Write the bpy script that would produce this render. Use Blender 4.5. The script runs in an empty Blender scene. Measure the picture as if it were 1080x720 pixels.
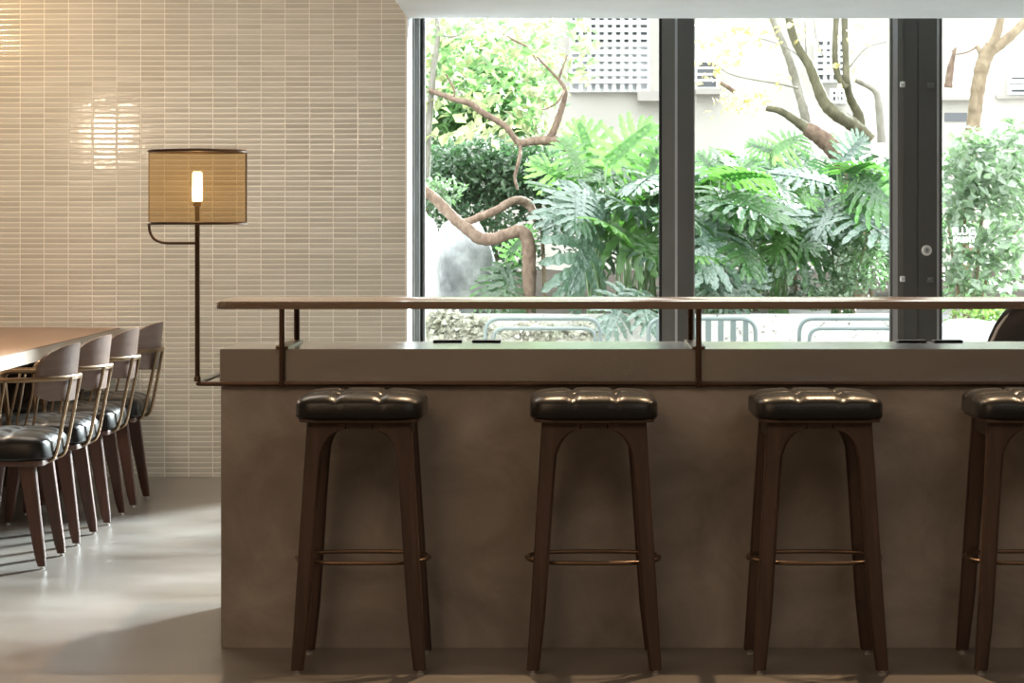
import bpy, math, random
from mathutils import Vector, Matrix
random.seed(7)
R = math.radians
scn = bpy.context.scene
col = scn.collection
PI = math.pi

# ---------------------------------------------------------------- camera
EYE, F, VX, VY = 1.25, 2470.0, 582.0, 237.0
cam = bpy.data.cameras.new('camera')
cam.sensor_width = 36.0
cam.lens = F / 1080.0 * 36.0
cam.shift_x = -(VX - 540.0) / 1080.0
cam.shift_y = -(360.0 - VY) / 1080.0
cam.clip_end = 200
co = bpy.data.objects.new('camera', cam)
co.location = (0, 0, EYE)
co.rotation_euler = (PI / 2, 0, 0)
col.objects.link(co)
scn.camera = co

def at(px, py, d):
    """a point read from the photograph, at the distance d it stands from the camera"""
    return Vector(((px - VX) * d / F, d, EYE - (py - VY) * d / F))

# ---------------------------------------------------------------- node helpers
def newmat(name):
    m = bpy.data.materials.new(name)
    m.use_nodes = True
    nt = m.node_tree
    b = nt.nodes['Principled BSDF']
    return m, nt, b

def N(nt, t, **kw):
    n = nt.nodes.new(t)
    for k, v in kw.items():
        if hasattr(n, k):
            setattr(n, k, v)
        else:
            n.inputs[k].default_value = v
    return n

def ramp(nt, fac, stops):
    r = nt.nodes.new('ShaderNodeValToRGB')
    e = r.color_ramp.elements
    while len(e) < len(stops):
        e.new(0.5)
    for i, (p, c) in enumerate(stops):
        e[i].position = p
        e[i].color = (*c, 1)
    nt.links.new(fac, r.inputs['Fac'])
    return r.outputs['Color']

def plain(name, c, rough=.5, metal=0., spec=.5):
    m, nt, b = newmat(name)
    b.inputs['Base Color'].default_value = (*c, 1)
    b.inputs['Roughness'].default_value = rough
    b.inputs['Metallic'].default_value = metal
    b.inputs['Specular IOR Level'].default_value = spec
    return m

def noisy(name, stops, scale=(4, 4, 4), rough=.5, rrange=None, bump=0., metal=0., detail=6., spec=.5, bscale=None, distortion=0.):
    m, nt, b = newmat(name)
    tc = N(nt, 'ShaderNodeTexCoord')
    mp = N(nt, 'ShaderNodeMapping')
    mp.inputs['Scale'].default_value = scale
    nt.links.new(tc.outputs['Object'], mp.inputs['Vector'])
    no = N(nt, 'ShaderNodeTexNoise')
    no.inputs['Scale'].default_value = 1.0
    no.inputs['Detail'].default_value = detail
    no.inputs['Roughness'].default_value = .62
    no.inputs['Distortion'].default_value = distortion
    nt.links.new(mp.outputs['Vector'], no.inputs['Vector'])
    nt.links.new(ramp(nt, no.outputs['Fac'], stops), b.inputs['Base Color'])
    b.inputs['Roughness'].default_value = rough
    b.inputs['Metallic'].default_value = metal
    b.inputs['Specular IOR Level'].default_value = spec
    if rrange:
        mr = N(nt, 'ShaderNodeMapRange')
        mr.inputs['To Min'].default_value, mr.inputs['To Max'].default_value = rrange
        nt.links.new(no.outputs['Fac'], mr.inputs['Value'])
        nt.links.new(mr.outputs['Result'], b.inputs['Roughness'])
    if bump:
        src = no
        if bscale:
            src = N(nt, 'ShaderNodeTexNoise')
            src.inputs['Scale'].default_value = bscale
            src.inputs['Detail'].default_value = 5
            nt.links.new(tc.outputs['Object'], src.inputs['Vector'])
        bp = N(nt, 'ShaderNodeBump')
        bp.inputs['Strength'].default_value = bump
        bp.inputs['Distance'].default_value = .01
        nt.links.new(src.outputs['Fac'], bp.inputs['Height'])
        nt.links.new(bp.outputs['Normal'], b.inputs['Normal'])
    return m

def tile_material():
    """stacked finger tiles 119 x 25.8 mm, glazed beige, pale joints; every tile tilts a little so that lamps glint row by row"""
    m, nt, b = newmat('glazed finger tile')
    L = nt.links.new
    tc = N(nt, 'ShaderNodeTexCoord')
    sp = N(nt, 'ShaderNodeSeparateXYZ')
    L(tc.outputs['Object'], sp.inputs['Vector'])
    def math_(op, a, bb=None, c=None):
        n = N(nt, 'ShaderNodeMath', operation=op)
        for i, v in enumerate((a, bb, c)):
            if v is None: continue
            if isinstance(v, (int, float)): n.inputs[i].default_value = v
            else: L(v, n.inputs[i])
        return n.outputs[0]
    TW, TH = .1193, .02582
    u = math_('DIVIDE', math_('ADD', sp.outputs['X'], 2.2746 + TW * 40), TW)
    v = math_('DIVIDE', math_('ADD', sp.outputs['Z'], .003), TH)
    fu, fv = math_('FRACT', u), math_('FRACT', v)
    iu, iv = math_('FLOOR', u), math_('FLOOR', v)
    cu = math_('SUBTRACT', fu, .5)
    cv = math_('SUBTRACT', fv, .5)
    eu = math_('MULTIPLY', math_('SUBTRACT', .5, math_('ABSOLUTE', cu)), TW)   # metres from the tile's end
    ev = math_('MULTIPLY', math_('SUBTRACT', .5, math_('ABSOLUTE', cv)), TH)
    e = math_('MINIMUM', eu, ev)
    joint = N(nt, 'ShaderNodeMapRange', interpolation_type='SMOOTHSTEP')
    L(e, joint.inputs['Value'])
    joint.inputs['From Min'].default_value = .0012
    joint.inputs['From Max'].default_value = .0026
    cb = N(nt, 'ShaderNodeCombineXYZ')
    L(iu, cb.inputs['X']); L(iv, cb.inputs['Y'])
    wn = N(nt, 'ShaderNodeTexWhiteNoise', noise_dimensions='2D')
    L(cb.outputs['Vector'], wn.inputs['Vector'])
    no = N(nt, 'ShaderNodeTexNoise')
    mp = N(nt, 'ShaderNodeMapping')
    mp.inputs['Scale'].default_value = (6, 6, 60)
    L(tc.outputs['Object'], mp.inputs['Vector']); L(mp.outputs['Vector'], no.inputs['Vector'])
    no.inputs['Scale'].default_value = 1.
    mixv = math_('ADD', math_('MULTIPLY', wn.outputs['Value'], .55), math_('MULTIPLY', no.outputs['Fac'], .45))
    tc_ = ramp(nt, mixv, [(.15, (.405, .395, .35)), (.5, (.455, .447, .40)), (.85, (.51, .503, .455))])
    mix = N(nt, 'ShaderNodeMix', data_type='RGBA')
    L(joint.outputs['Result'], mix.inputs['Factor'])
    mix.inputs['A'].default_value = (.70, .685, .63, 1)
    L(tc_, mix.inputs['B'])
    L(mix.outputs['Result'], b.inputs['Base Color'])
    rr = N(nt, 'ShaderNodeMapRange')
    L(joint.outputs['Result'], rr.inputs['Value'])
    rr.inputs['To Min'].default_value = .6
    rr.inputs['To Max'].default_value = .13
    L(rr.outputs['Result'], b.inputs['Roughness'])
    # height: pillowed tile + per tile tilt
    pil = N(nt, 'ShaderNodeMapRange', interpolation_type='SMOOTHSTEP')
    L(e, pil.inputs['Value'])
    pil.inputs['From Min'].default_value = .0008
    pil.inputs['From Max'].default_value = .0065
    pil.inputs['To Max'].default_value = .0012
    sc = N(nt, 'ShaderNodeSeparateColor')
    L(wn.outputs['Color'], sc.inputs['Color'])
    tx = math_('MULTIPLY', math_('MULTIPLY', math_('SUBTRACT', sc.outputs['Red'], .5), cu), .0012)
    tz = math_('MULTIPLY', math_('MULTIPLY', math_('SUBTRACT', sc.outputs['Green'], .5), cv), .0008)
    h = math_('ADD', math_('ADD', pil.outputs['Result'], tx), tz)
    no2 = N(nt, 'ShaderNodeTexNoise'); no2.inputs['Scale'].default_value = 45; no2.inputs['Detail'].default_value = 1
    L(tc.outputs['Object'], no2.inputs['Vector'])
    h = math_('ADD', h, math_('MULTIPLY', no2.outputs['Fac'], .0005))
    bp = N(nt, 'ShaderNodeBump')
    bp.inputs['Strength'].default_value = 1.
    bp.inputs['Distance'].default_value = 1.
    L(h, bp.inputs['Height']); L(bp.outputs['Normal'], b.inputs['Normal'])
    return m

def leaf_material(name, c1, c2, trans, rough=.35, spec=.5, tmix=.4, coat=.85):
    m, nt, b = newmat(name)
    out = nt.nodes['Material Output']
    geo = N(nt, 'ShaderNodeTexCoord')
    no = N(nt, 'ShaderNodeTexNoise')
    no.inputs['Scale'].default_value = 3.5
    nt.links.new(geo.outputs['Object'], no.inputs['Vector'])
    c = ramp(nt, no.outputs['Fac'], [(.3, c1), (.7, c2)])
    nt.links.new(c, b.inputs['Base Color'])
    b.inputs['Roughness'].default_value = rough
    b.inputs['Specular IOR Level'].default_value = spec
    b.inputs['Coat Weight'].default_value = coat
    b.inputs['Coat Roughness'].default_value = .28
    wv = N(nt, 'ShaderNodeTexNoise'); wv.inputs['Scale'].default_value = 22; wv.inputs['Detail'].default_value = 2
    nt.links.new(geo.outputs['Object'], wv.inputs['Vector'])
    bp = N(nt, 'ShaderNodeBump'); bp.inputs['Strength'].default_value = .7; bp.inputs['Distance'].default_value = .03
    nt.links.new(wv.outputs['Fac'], bp.inputs['Height'])
    nt.links.new(bp.outputs['Normal'], b.inputs['Normal']); nt.links.new(bp.outputs['Normal'], b.inputs['Coat Normal'])
    t = N(nt, 'ShaderNodeBsdfTranslucent')
    t.inputs['Color'].default_value = (*trans, 1)
    mx = N(nt, 'ShaderNodeMixShader')
    mx.inputs['Fac'].default_value = tmix
    nt.links.new(b.outputs[0], mx.inputs[1]); nt.links.new(t.outputs[0], mx.inputs[2])
    nt.links.new(mx.outputs[0], out.inputs['Surface'])
    return m

def glass_material():
    m, nt, b = newmat('window glass')
    nt.nodes.remove(b)
    out = nt.nodes['Material Output']
    tr = N(nt, 'ShaderNodeBsdfTransparent'); tr.inputs['Color'].default_value = (.95, .97, .96, 1)
    gl = N(nt, 'ShaderNodeBsdfGlossy'); gl.inputs['Roughness'].default_value = 0.
    fr = N(nt, 'ShaderNodeFresnel'); fr.inputs['IOR'].default_value = 1.4
    mx = N(nt, 'ShaderNodeMixShader')
    nt.links.new(fr.outputs[0], mx.inputs['Fac'])
    nt.links.new(tr.outputs[0], mx.inputs[1]); nt.links.new(gl.outputs[0], mx.inputs[2])
    nt.links.new(mx.outputs[0], out.inputs['Surface'])
    return m

def mesh_shade_material():
    """fine woven brass gauze: half of it is holes"""
    m, nt, b = newmat('brass gauze')
    out = nt.nodes['Material Output']
    b.inputs['Base Color'].default_value = (.42, .30, .15, 1)
    b.inputs['Metallic'].default_value = .6
    b.inputs['Roughness'].default_value = .5
    tl = N(nt, 'ShaderNodeBsdfTranslucent'); tl.inputs['Color'].default_value = (.62, .43, .2, 1)
    m1 = N(nt, 'ShaderNodeMixShader'); m1.inputs['Fac'].default_value = .3
    nt.links.new(b.outputs[0], m1.inputs[1]); nt.links.new(tl.outputs[0], m1.inputs[2])
    tr = N(nt, 'ShaderNodeBsdfTransparent'); tr.inputs['Color'].default_value = (.86, .79, .66, 1)
    m2 = N(nt, 'ShaderNodeMixShader'); m2.inputs['Fac'].default_value = .78
    nt.links.new(m1.outputs[0], m2.inputs[1]); nt.links.new(tr.outputs[0], m2.inputs[2])
    nt.links.new(m2.outputs[0], out.inputs['Surface'])
    return m

def glow_material(name, c, s):
    m, nt, b = newmat(name)
    b.inputs['Base Color'].default_value = (1, .9, .75, 1)
    b.inputs['Emission Color'].default_value = (*c, 1)
    b.inputs['Emission Strength'].default_value = s
    return m

M = {
 'tile': tile_material(),
 'floor': noisy('polished concrete floor', [(.3, (.13, .115, .099)), (.5, (.162, .147, .131)), (.72, (.20, .186, .17))], (1.6, 3.2, 1), detail=3., rrange=(.25, .36), bump=.05, bscale=60, spec=.55),
 'plaster': noisy('white plaster', [(.3, (.74, .75, .75)), (.7, (.80, .81, .81))], (3, 3, 3), rough=.8),
 'room': noisy('warm grey wall paint', [(.3, (.42, .38, .33)), (.7, (.48, .44, .385))], (2, 2, 2), rough=.8),
 'ceil': noisy('warm ceiling paint', [(.3, (.55, .5, .43)), (.7, (.6, .55, .48))], (2, 2, 2), rough=.8),
 'concrete': noisy('trowelled concrete', [(.28, (.18, .157, .138)), (.5, (.27, .242, .216)), (.75, (.38, .345, .31))], (3.2, 3.2, 3.6), rrange=(.42, .62), bump=.12, bscale=25, detail=8, distortion=.6),
 'slab': noisy('trowelled concrete worktop', [(.28, (.15, .125, .10)), (.5, (.19, .162, .132)), (.75, (.24, .208, .172))], (2.4, 2.4, 4), rrange=(.19, .25), spec=1., bump=.01, bscale=30, detail=8),
 'seam': plain('dark joint', (.03, .026, .022), .8),
 'bronze': noisy('dark bronze tube', [(.3, (.075, .045, .03)), (.7, (.12, .075, .05))], (8, 8, 8), rough=.38, metal=.75),
 'brass': noisy('aged brass tube', [(.3, (.19, .125, .072)), (.7, (.29, .195, .115))], (9, 9, 9), rough=.32, metal=.9),
 'shelfwood': noisy('oiled oak board', [(.3, (.135, .082, .048)), (.7, (.20, .128, .076))], (1.2, 22, 22), rrange=(.19, .23), spec=1.),
 'walnut': noisy('dark walnut', [(.3, (.030, .017, .012)), (.55, (.052, .029, .020)), (.8, (.085, .05, .036))], (28, 28, 2.2), rrange=(.38, .5)),
 'redwalnut': noisy('reddish walnut', [(.3, (.055, .024, .016)), (.55, (.085, .038, .026)), (.8, (.12, .058, .04))], (28, 28, 2.4), rrange=(.38, .5)),
 'ply': noisy('walnut plywood', [(.3, (.105, .066, .05)), (.7, (.165, .108, .086))], (3, 3, 26), rrange=(.3, .42)),
 'leather': noisy('black leather', [(.3, (.006, .006, .006)), (.7, (.010, .0098, .0096))], (5, 5, 5), spec=.32, rrange=(.26, .36), bump=.06, bscale=160),
 'table': noisy('walnut table board', [(.3, (.20, .115, .07)), (.7, (.30, .185, .12))], (18, 1.4, 18), rrange=(.28, .4)),
 'daylitedge': noisy('daylit table edge', [(.3, (.42, .36, .30)), (.7, (.5, .44, .37))], (18, 1.4, 18), rough=.45),  # daylight on the table's side face put into a paler colour
 'frame': noisy('dark grey aluminium', [(.3, (.085, .086, .082)), (.7, (.10, .10, .096))], (4, 4, 4), rough=.5, metal=.2),
 'frame2': noisy('grey aluminium', [(.3, (.13, .13, .12)), (.7, (.16, .16, .15))], (4, 4, 4), rough=.45, metal=.3),
 'edge': plain('edge glint and lock metal', (.48, .49, .52), .4, .6),  # highlight on the frame edges painted as pale strips; also the lock's core
 'gasket': plain('black rubber gasket', (.008, .008, .008), .7),
 'steel': plain('brushed steel', (.72, .72, .70), .3, .9),
 'glass': glass_material(),
 'decal': leaf_material('white vinyl lettering', (.8, .81, .82), (.84, .85, .86), (.9, .9, .9), .6, .3, .7, 0.),
 'gauze': mesh_shade_material(),
 'bulb': glow_material('glowing bulb glass', (1, .66, .28), 14),
 'black': plain('matt black', (.006, .006, .0065), .45),
 'whiteplastic': plain('white moulded plastic', (.50, .51, .54), .4),
 'blackplastic': plain('black moulded plastic', (.012, .012, .013), .35),
 'piping': plain('pale piping', (.6, .6, .6), .5),
 'pavement': noisy('pale paving', [(.3, (.55, .54, .51)), (.7, (.68, .67, .64))], (6, 6, 6), rough=.9),
 'pebbledash': noisy('pebble dash wall', [(.27, (.06, .055, .05)), (.37, (.40, .385, .365)), (.6, (.52, .505, .48))], (26, 26, 26), rough=.9, bump=.3, detail=3),
 'soil': noisy('garden soil', [(.3, (.018, .014, .009)), (.7, (.06, .045, .03))], (14, 14, 14), rough=1., bump=.4),
 'rock': noisy('weathered grey rock', [(.32, (.13, .14, .145)), (.5, (.34, .355, .36)), (.66, (.6, .62, .62))], (4.5, 4.5, 3.2), rough=.9, bump=.5, detail=8),
 'rockpale': noisy('pale rock', [(.3, (.52, .53, .54)), (.7, (.74, .75, .76))], (4, 4, 1.5), rough=.9, bump=.3),
 'bark': noisy('brown bark', [(.3, (.10, .062, .045)), (.55, (.21, .142, .105)), (.78, (.36, .28, .22))], (26, 26, 14), rough=.9, bump=.5),
 'barkgreen': noisy('mossy bark', [(.3, (.075, .068, .038)), (.6, (.15, .135, .085)), (.82, (.28, .25, .18))], (18, 18, 9), rough=.9, bump=.5),
 'barkpale': noisy('pale bark', [(.3, (.17, .155, .13)), (.7, (.32, .30, .26))], (18, 18, 9), rough=.9, bump=.4),
 'barktan': noisy('tan bark', [(.3, (.16, .12, .075)), (.55, (.28, .21, .14)), (.8, (.42, .34, .23))], (16, 16, 9), rough=.9, bump=.4),
 'split': leaf_material('split leaf green', (.018, .065, .022), (.045, .12, .035), (.13, .36, .05), .36, .9, .36),
 'splitsheen': leaf_material('sheened blue green split leaf', (.035, .085, .055), (.11, .17, .135), (.09, .27, .07), .42, 1., .14, 1.),  # whitish sky sheen partly mixed into the blue green base
 'splityellow': leaf_material('yellow green split leaf', (.045, .14, .03), (.09, .21, .045), (.20, .46, .08), .4, .7, .48),
 'dark': leaf_material('dark hedge leaf', (.03, .085, .04), (.12, .20, .11), (.11, .26, .09), .38, .9, .25),
 'blossom': leaf_material('cream blossom', (.30, .32, .22), (.62, .58, .52), (.5, .5, .42), .6, .3, .3),
 'lime': leaf_material('lime leaf', (.07, .15, .03), (.20, .30, .07), (.3, .5, .1), .42, .6, .4),
 'mid': leaf_material('mid green leaf', (.06, .15, .055), (.14, .27, .10), (.25, .48, .15), .45, .5, .45),
 'pale': leaf_material('backlit yellow green leaf', (.17, .22, .085), (.36, .33, .21), (.42, .48, .22), .5, .4, .5),  # backlight and glare painted in as a paler leaf colour
 'variegated': leaf_material('grey green leaf', (.055, .12, .045), (.36, .42, .34), (.22, .38, .15), .38, .9, .3),
 'amber': leaf_material('autumn yellow leaf', (.36, .33, .10), (.55, .44, .17), (.6, .52, .18), .5, .4, .5),
 'stalk': noisy('leaf stalk', [(.3, (.10, .19, .07)), (.7, (.22, .33, .16))], (9, 9, 9), rough=.45),
 'render': noisy('cream wall render', [(.3, (.49, .462, .42)), (.7, (.54, .512, .47))], (1.2, 1.2, 1.2), rough=.9),
 'grille': plain('white window grille', (.78, .78, .78), .6),
 'darkpane': plain('grey window pane', (.16, .165, .18), .15),
 'palewin': plain('pale window pane', (.62, .63, .66), .3),
 'ledge': plain('grey concrete ledge', (.42, .39, .36), .9),
 'patio': plain('pale green painted steel', (.16, .19, .185), .4, .1),
}

M['slab'].node_tree.nodes['Principled BSDF'].inputs['IOR'].default_value = 2.6
for k_ in ('slab', 'shelfwood'):
    b_ = M[k_].node_tree.nodes['Principled BSDF']
    b_.inputs['Coat Weight'].default_value = 1.; b_.inputs['Coat IOR'].default_value = 1.9; b_.inputs['Coat Roughness'].default_value = .2
M['shelfwood'].node_tree.nodes['Principled BSDF'].inputs['IOR'].default_value = 1.8
# ---------------------------------------------------------------- mesh builder
class MB:
    def __init__(s): s.v, s.f, s.mi = [], [], []
    def add(s, vs, fs, m=0):
        o = len(s.v)
        s.v += [tuple(v) for v in vs]
        s.f += [tuple(i + o for i in f) for f in fs]
        s.mi += [m] * len(fs)
        return s
    def box(s, x0, x1, y0, y1, z0, z1, m=0, c=0.):
        """box with chamfered upright edges (c)"""
        if c:
            p = [(x0 + c, y0), (x1 - c, y0), (x1, y0 + c), (x1, y1 - c), (x1 - c, y1), (x0 + c, y1), (x0, y1 - c), (x0, y0 + c)]
            return s.prism(p, z0, z1, m, c)
        vs = [(x, y, z) for z in (z0, z1) for (x, y) in ((x0, y0), (x1, y0), (x1, y1), (x0, y1))]
        return s.add(vs, [(3, 2, 1, 0), (4, 5, 6, 7), (0, 1, 5, 4), (1, 2, 6, 5), (2, 3, 7, 6), (3, 0, 4, 7)], m)
    def prism(s, p, z0, z1, m=0, bev=0.):
        """closed outline p (x, y) extruded from z0 to z1, its rims bevelled by bev"""
        n = len(p)
        cx = sum(a for a, _ in p) / n; cy = sum(b for _, b in p) / n
        def ring(z, inset):
            out = []
            for a, b in p:
                d = math.hypot(a - cx, b - cy) or 1
                k = inset / d
                out.append((a - (a - cx) * k, b - (b - cy) * k, z))
            return out
        if bev: rings = [ring(z0, bev), ring(z0 + bev, 0), ring(z1 - bev, 0), ring(z1, bev)]
        else: rings = [ring(z0, 0), ring(z1, 0)]
        return s.loft(rings, m)
    def loft(s, rings, m=0, caps=True, closed=True):
        n = len(rings[0]); vs = [v for r in rings for v in r]; fs = []
        for k in range(len(rings) - 1):
            for i in range(n if closed else n - 1):
                j = (i + 1) % n
                fs.append((k * n + i, k * n + j, (k + 1) * n + j, (k + 1) * n + i))
        if caps:
            fs.append(tuple(reversed(range(n))))
            fs.append(tuple((len(rings) - 1) * n + i for i in range(n)))
        return s.add(vs, fs, m)
    def tube(s, pts, rad, n=10, m=0, flat=None, caps=True, closed=False):
        pts = [Vector(p) for p in pts]
        rr = rad if isinstance(rad, (list, tuple)) else [rad] * len(pts)
        rings = []; up = None; K = len(pts)
        for i, p in enumerate(pts):
            if closed: t = pts[(i + 1) % K] - pts[i - 1]
            elif i == 0: t = pts[1] - pts[0]
            elif i == K - 1: t = pts[-1] - pts[-2]
            else: t = (pts[i + 1] - p).normalized() + (p - pts[i - 1]).normalized()
            t.normalize()
            if up is None:
                a = Vector((0, 0, 1)) if abs(t.z) < .9 else Vector((1, 0, 0))
                up = (a - t * a.dot(t)).normalized()
            else:
                up = (up - t * up.dot(t)).normalized()
            sd = t.cross(up)
            fx, fy = flat or (1, 1)
            rings.append([p + sd * (math.cos(2 * PI * k / n) * rr[i] * fx) + up * (math.sin(2 * PI * k / n) * rr[i] * fy) for k in range(n)])
        if closed:
            rings.append(rings[0]); caps = False
        return s.loft(rings, m, caps)
    def lathe(s, prof, n=24, c=(0, 0, 0), m=0):
        rings = [[(c[0] + r * math.cos(2 * PI * k / n), c[1] + r * math.sin(2 * PI * k / n), c[2] + z) for k in range(n)] for r, z in prof]
        return s.loft(rings, m, True)
    def build(s, name, mat, parent=None, smooth=True, angle=40):
        me = bpy.data.meshes.new(name)
        me.from_pydata(s.v, [], s.f)
        for mm in (mat if isinstance(mat, (list, tuple)) else [mat]): me.materials.append(mm)
        if any(s.mi): me.polygons.foreach_set('material_index', s.mi)
        me.validate(); me.update()
        if smooth:
            me.polygons.foreach_set('use_smooth', [True] * len(me.polygons))
            try: me.set_sharp_from_angle(angle=R(angle))
            except Exception: pass
        o = bpy.data.objects.new(name, me)
        col.objects.link(o)
        if parent: o.parent = parent
        return o

def fix_normals(o):
    import bmesh
    bm = bmesh.new(); bm.from_mesh(o.data)
    bmesh.ops.recalc_face_normals(bm, faces=bm.faces)
    bm.to_mesh(o.data); bm.free()
    return o

def tag(o, label, cat, group=None, kind=None):
    o['label'] = label; o['category'] = cat
    if group: o['group'] = group
    if kind: o['kind'] = kind
    return o

def thing(name, label, cat, loc=(0, 0, 0), rz=0, group=None):
    o = bpy.data.objects.new(name, None)
    o.empty_display_size = .1
    col.objects.link(o)
    o.location = loc; o.rotation_euler = (0, 0, rz)
    return tag(o, label, cat, group)

def struct(name, mb, mat, label=None, parent=None, **kw):
    o = mb.build(name, mat, parent, **kw)
    o['kind'] = 'structure'
    if label: o['label'] = label
    return o

def dup(root, loc, rz, label):
    r = root.copy(); col.objects.link(r)
    r.location = loc; r.rotation_euler = (0, 0, rz); r['label'] = label
    for ch in list(root.children):
        c = ch.copy(); col.objects.link(c); c.parent = r
        for g in list(ch.children):
            d = g.copy(); col.objects.link(d); d.parent = c
    return r

def smooth_path(ctrl, k=6):
    """Catmull-Rom through ctrl (points, optional radius as 4th value)"""
    P = [Vector(c[:3]) for c in ctrl]; W = [c[3] if len(c) > 3 else None for c in ctrl]
    out, rad = [], []
    for i in range(len(P) - 1):
        p0, p1, p2, p3 = P[max(i - 1, 0)], P[i], P[i + 1], P[min(i + 2, len(P) - 1)]
        for j in range(k):
            t = j / k
            out.append(.5 * ((2 * p1) + (p2 - p0) * t + (2 * p0 - 5 * p1 + 4 * p2 - p3) * t * t + (3 * p1 - p0 - 3 * p2 + p3) * t ** 3))
            if W[i] is not None: rad.append(W[i] + (W[i + 1] - W[i]) * t)
    out.append(P[-1])
    if W[-1] is not None: rad.append(W[-1])
    return out, rad

def fillet(pts, r, k=6):
    """polyline with rounded corners"""
    pts = [Vector(p) for p in pts]; out = [pts[0]]
    for i in range(1, len(pts) - 1):
        a, b, c = pts[i - 1], pts[i], pts[i + 1]
        rr = r[i - 1] if isinstance(r, (list, tuple)) else r
        u, w = (a - b), (c - b)
        q = min(rr, u.length * (.49 if len(pts) > 3 else .98), w.length * (.49 if len(pts) > 3 else .98))
        u.normalize(); w.normalize()
        s, e = b + u * q, b + w * q
        for j in range(k + 1):
            t = j / k
            out.append((1 - t) ** 2 * s + 2 * t * (1 - t) * b + t * t * e)
    out.append(pts[-1])
    return out

# ================================================================ THE ROOM
WY = 11.6            # face of the tiled wall
DY = 12.05           # plane of the glazing
JX = -.714           # where the tiled wall ends at the window opening
XL, XR, YB, ZC = -4.3, 4.3, -1.6, 3.0
struct('floor', MB().box(XL, XR, YB, 12.12, -.1, 0), M['floor'], smooth=False)
struct('ceiling', MB().box(XL, XR, YB, 12.12, ZC, ZC + .1), M['ceil'], smooth=False)
struct('wall_back', MB().box(XL - .15, JX - .006, WY, 12.12, -.1, ZC), M['tile'], smooth=False)
struct('wall_left', MB().box(XL - .15, XL, YB, WY, -.1, ZC), M['room'], smooth=False)
struct('wall_right', MB().box(XR, XR + .15, YB, 12.12, -.1, ZC), M['room'], smooth=False)
struct('wall_front', MB().box(XL - .15, XR + .15, YB - .15, YB, -.1, ZC), M['room'], smooth=False)
struct('wall_above_window', MB().box(JX - .006, XR, WY, 12.12, 2.5, ZC), M['plaster'], smooth=False)
struct('trim_1', MB().box(JX - .006, JX, WY - .004, 12.0, 0, 2.5), M['plaster'], smooth=False)
struct('ceiling_soffit', MB().box(JX, XR, 8.9, WY - .002, 2.272, ZC - .001), M['plaster'], smooth=False)

# ---- glazing: sliding sashes and a pair of doors
def pane(name, x0, x1, y, parent):
    o = MB().box(x0, x1, y - .004, y + .004, .06, 2.44).build(name, M['glass'], parent, smooth=False)
    return o
def stile(mb, x0, x1, y0, y1, m=0): mb.box(x0, x1, y0, y1, .05, 2.45, m)
# fixed outer frame
f = MB()
f.box(-.700, -.676, 11.985, 12.1, 0, 2.5, 0)
f.box(-.690, -.6895, 11.98, 11.985, 0, 2.5, 1)
f.box(-.676, 3.6, 12.0, 12.1, 2.45, 2.5, 0)
f.box(-.676, 3.6, 11.99, 12.1, 0, .05, 0)
f.box(3.55, 3.6, 12.0, 12.1, .05, 2.45, 0)
f.box(3.6, XR, 12.0, 12.1, 0, 2.5, 2)
f.box(JX, -.700, 12.0, 12.1, 0, 2.5, 2)
struct('window_frame', f, [M['frame2'], M['edge'], M['plaster']], smooth=False)
# first sash
w1 = MB()
stile(w1, -.676, -.664, 12.03, 12.08, 1); stile(w1, -.664, -.652, 12.035, 12.075, 0)
stile(w1, .552, .566, 12.03, 12.08, 1); stile(w1, .566, .632, 12.02, 12.07, 0); stile(w1, .632, .644, 12.005, 12.05, 2)
w1.box(-.652, .552, 12.035, 12.075, .05, .14, 0); w1.box(-.652, .552, 12.035, 12.075, 2.38, 2.45, 0)
W1 = struct('window_1', w1, [M['frame2'], M['gasket'], M['edge']], 'fixed window pane left of the grey mullion', smooth=False)
pane('window_pane', -.655, .556, 12.055, W1)
# second sash
w2 = MB()
stile(w2, .644, .727, 12.0, 12.05, 0); stile(w2, .727, .733, 12.01, 12.05, 2)
stile(w2, 1.735, 1.748, 12.01, 12.05, 3); stile(w2, 1.748, 1.772, 12.0, 12.05, 2)
w2.box(.733, 1.735, 12.01, 12.05, .05, .14, 0); w2.box(.733, 1.735, 12.01, 12.05, 2.38, 2.45, 0)
W2 = struct('window_2', w2, [M['frame'], M['gasket'], M['edge'], M['frame2']], 'window pane between the grey mullion and the double stile', smooth=False)
pane('window_pane', .728, 1.74, 12.03, W2)
# door at the right with its lock stile
w3 = MB()
stile(w3, 1.772, 1.8, 12.0, 12.06, 2)
stile(w3, 1.8, 1.873, 11.995, 12.06, 0)
D0 = struct('trim_2', w3, [M['frame'], M['gasket'], M['frame2']], 'dark grey fixed stile beside the door', smooth=False)
D0b = struct('trim_3', MB().box(1.873, 1.8765, 12.02, 12.06, .05, 2.45), M['gasket'], smooth=False)
w4 = MB()
stile(w4, 1.8765, 1.972, 11.995, 12.06, 0); stile(w4, 1.972, 1.983, 11.99, 12.05, 2); stile(w4, 1.983, 2.0, 12.0, 12.05, 0)
stile(w4, 3.45, 3.55, 11.995, 12.06, 0)
w4.box(2.0, 3.45, 12.0, 12.05, .05, .16, 0); w4.box(2.0, 3.45, 12.0, 12.05, 2.38, 2.45, 0)
D1 = struct('door_1', w4, [M['frame'], M['gasket'], M['edge']], 'glazed door with dark grey frame and round lock', smooth=False)
pane('door_pane', 1.995, 3.455, 12.03, D1)
lk = MB()
def yl(mb, prof, c, n=24, m=0):
    rings = [[(c[0] + r * math.cos(2 * PI * k / n), c[1] - z, c[2] + r * math.sin(2 * PI * k / n)) for k in range(n)] for r, z in prof]
    return mb.loft(rings, m)
lc = ((977 - VX) * 12.0 / F, 11.995, EYE - (264 - VY) * 12.0 / F)
yl(lk, [(.027, 0), (.027, .006), (.024, .009), (.016, .009)], lc)
yl(lk, [(.0155, .004), (.0155, .013), (.012, .015)], lc, m=1)
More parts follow.
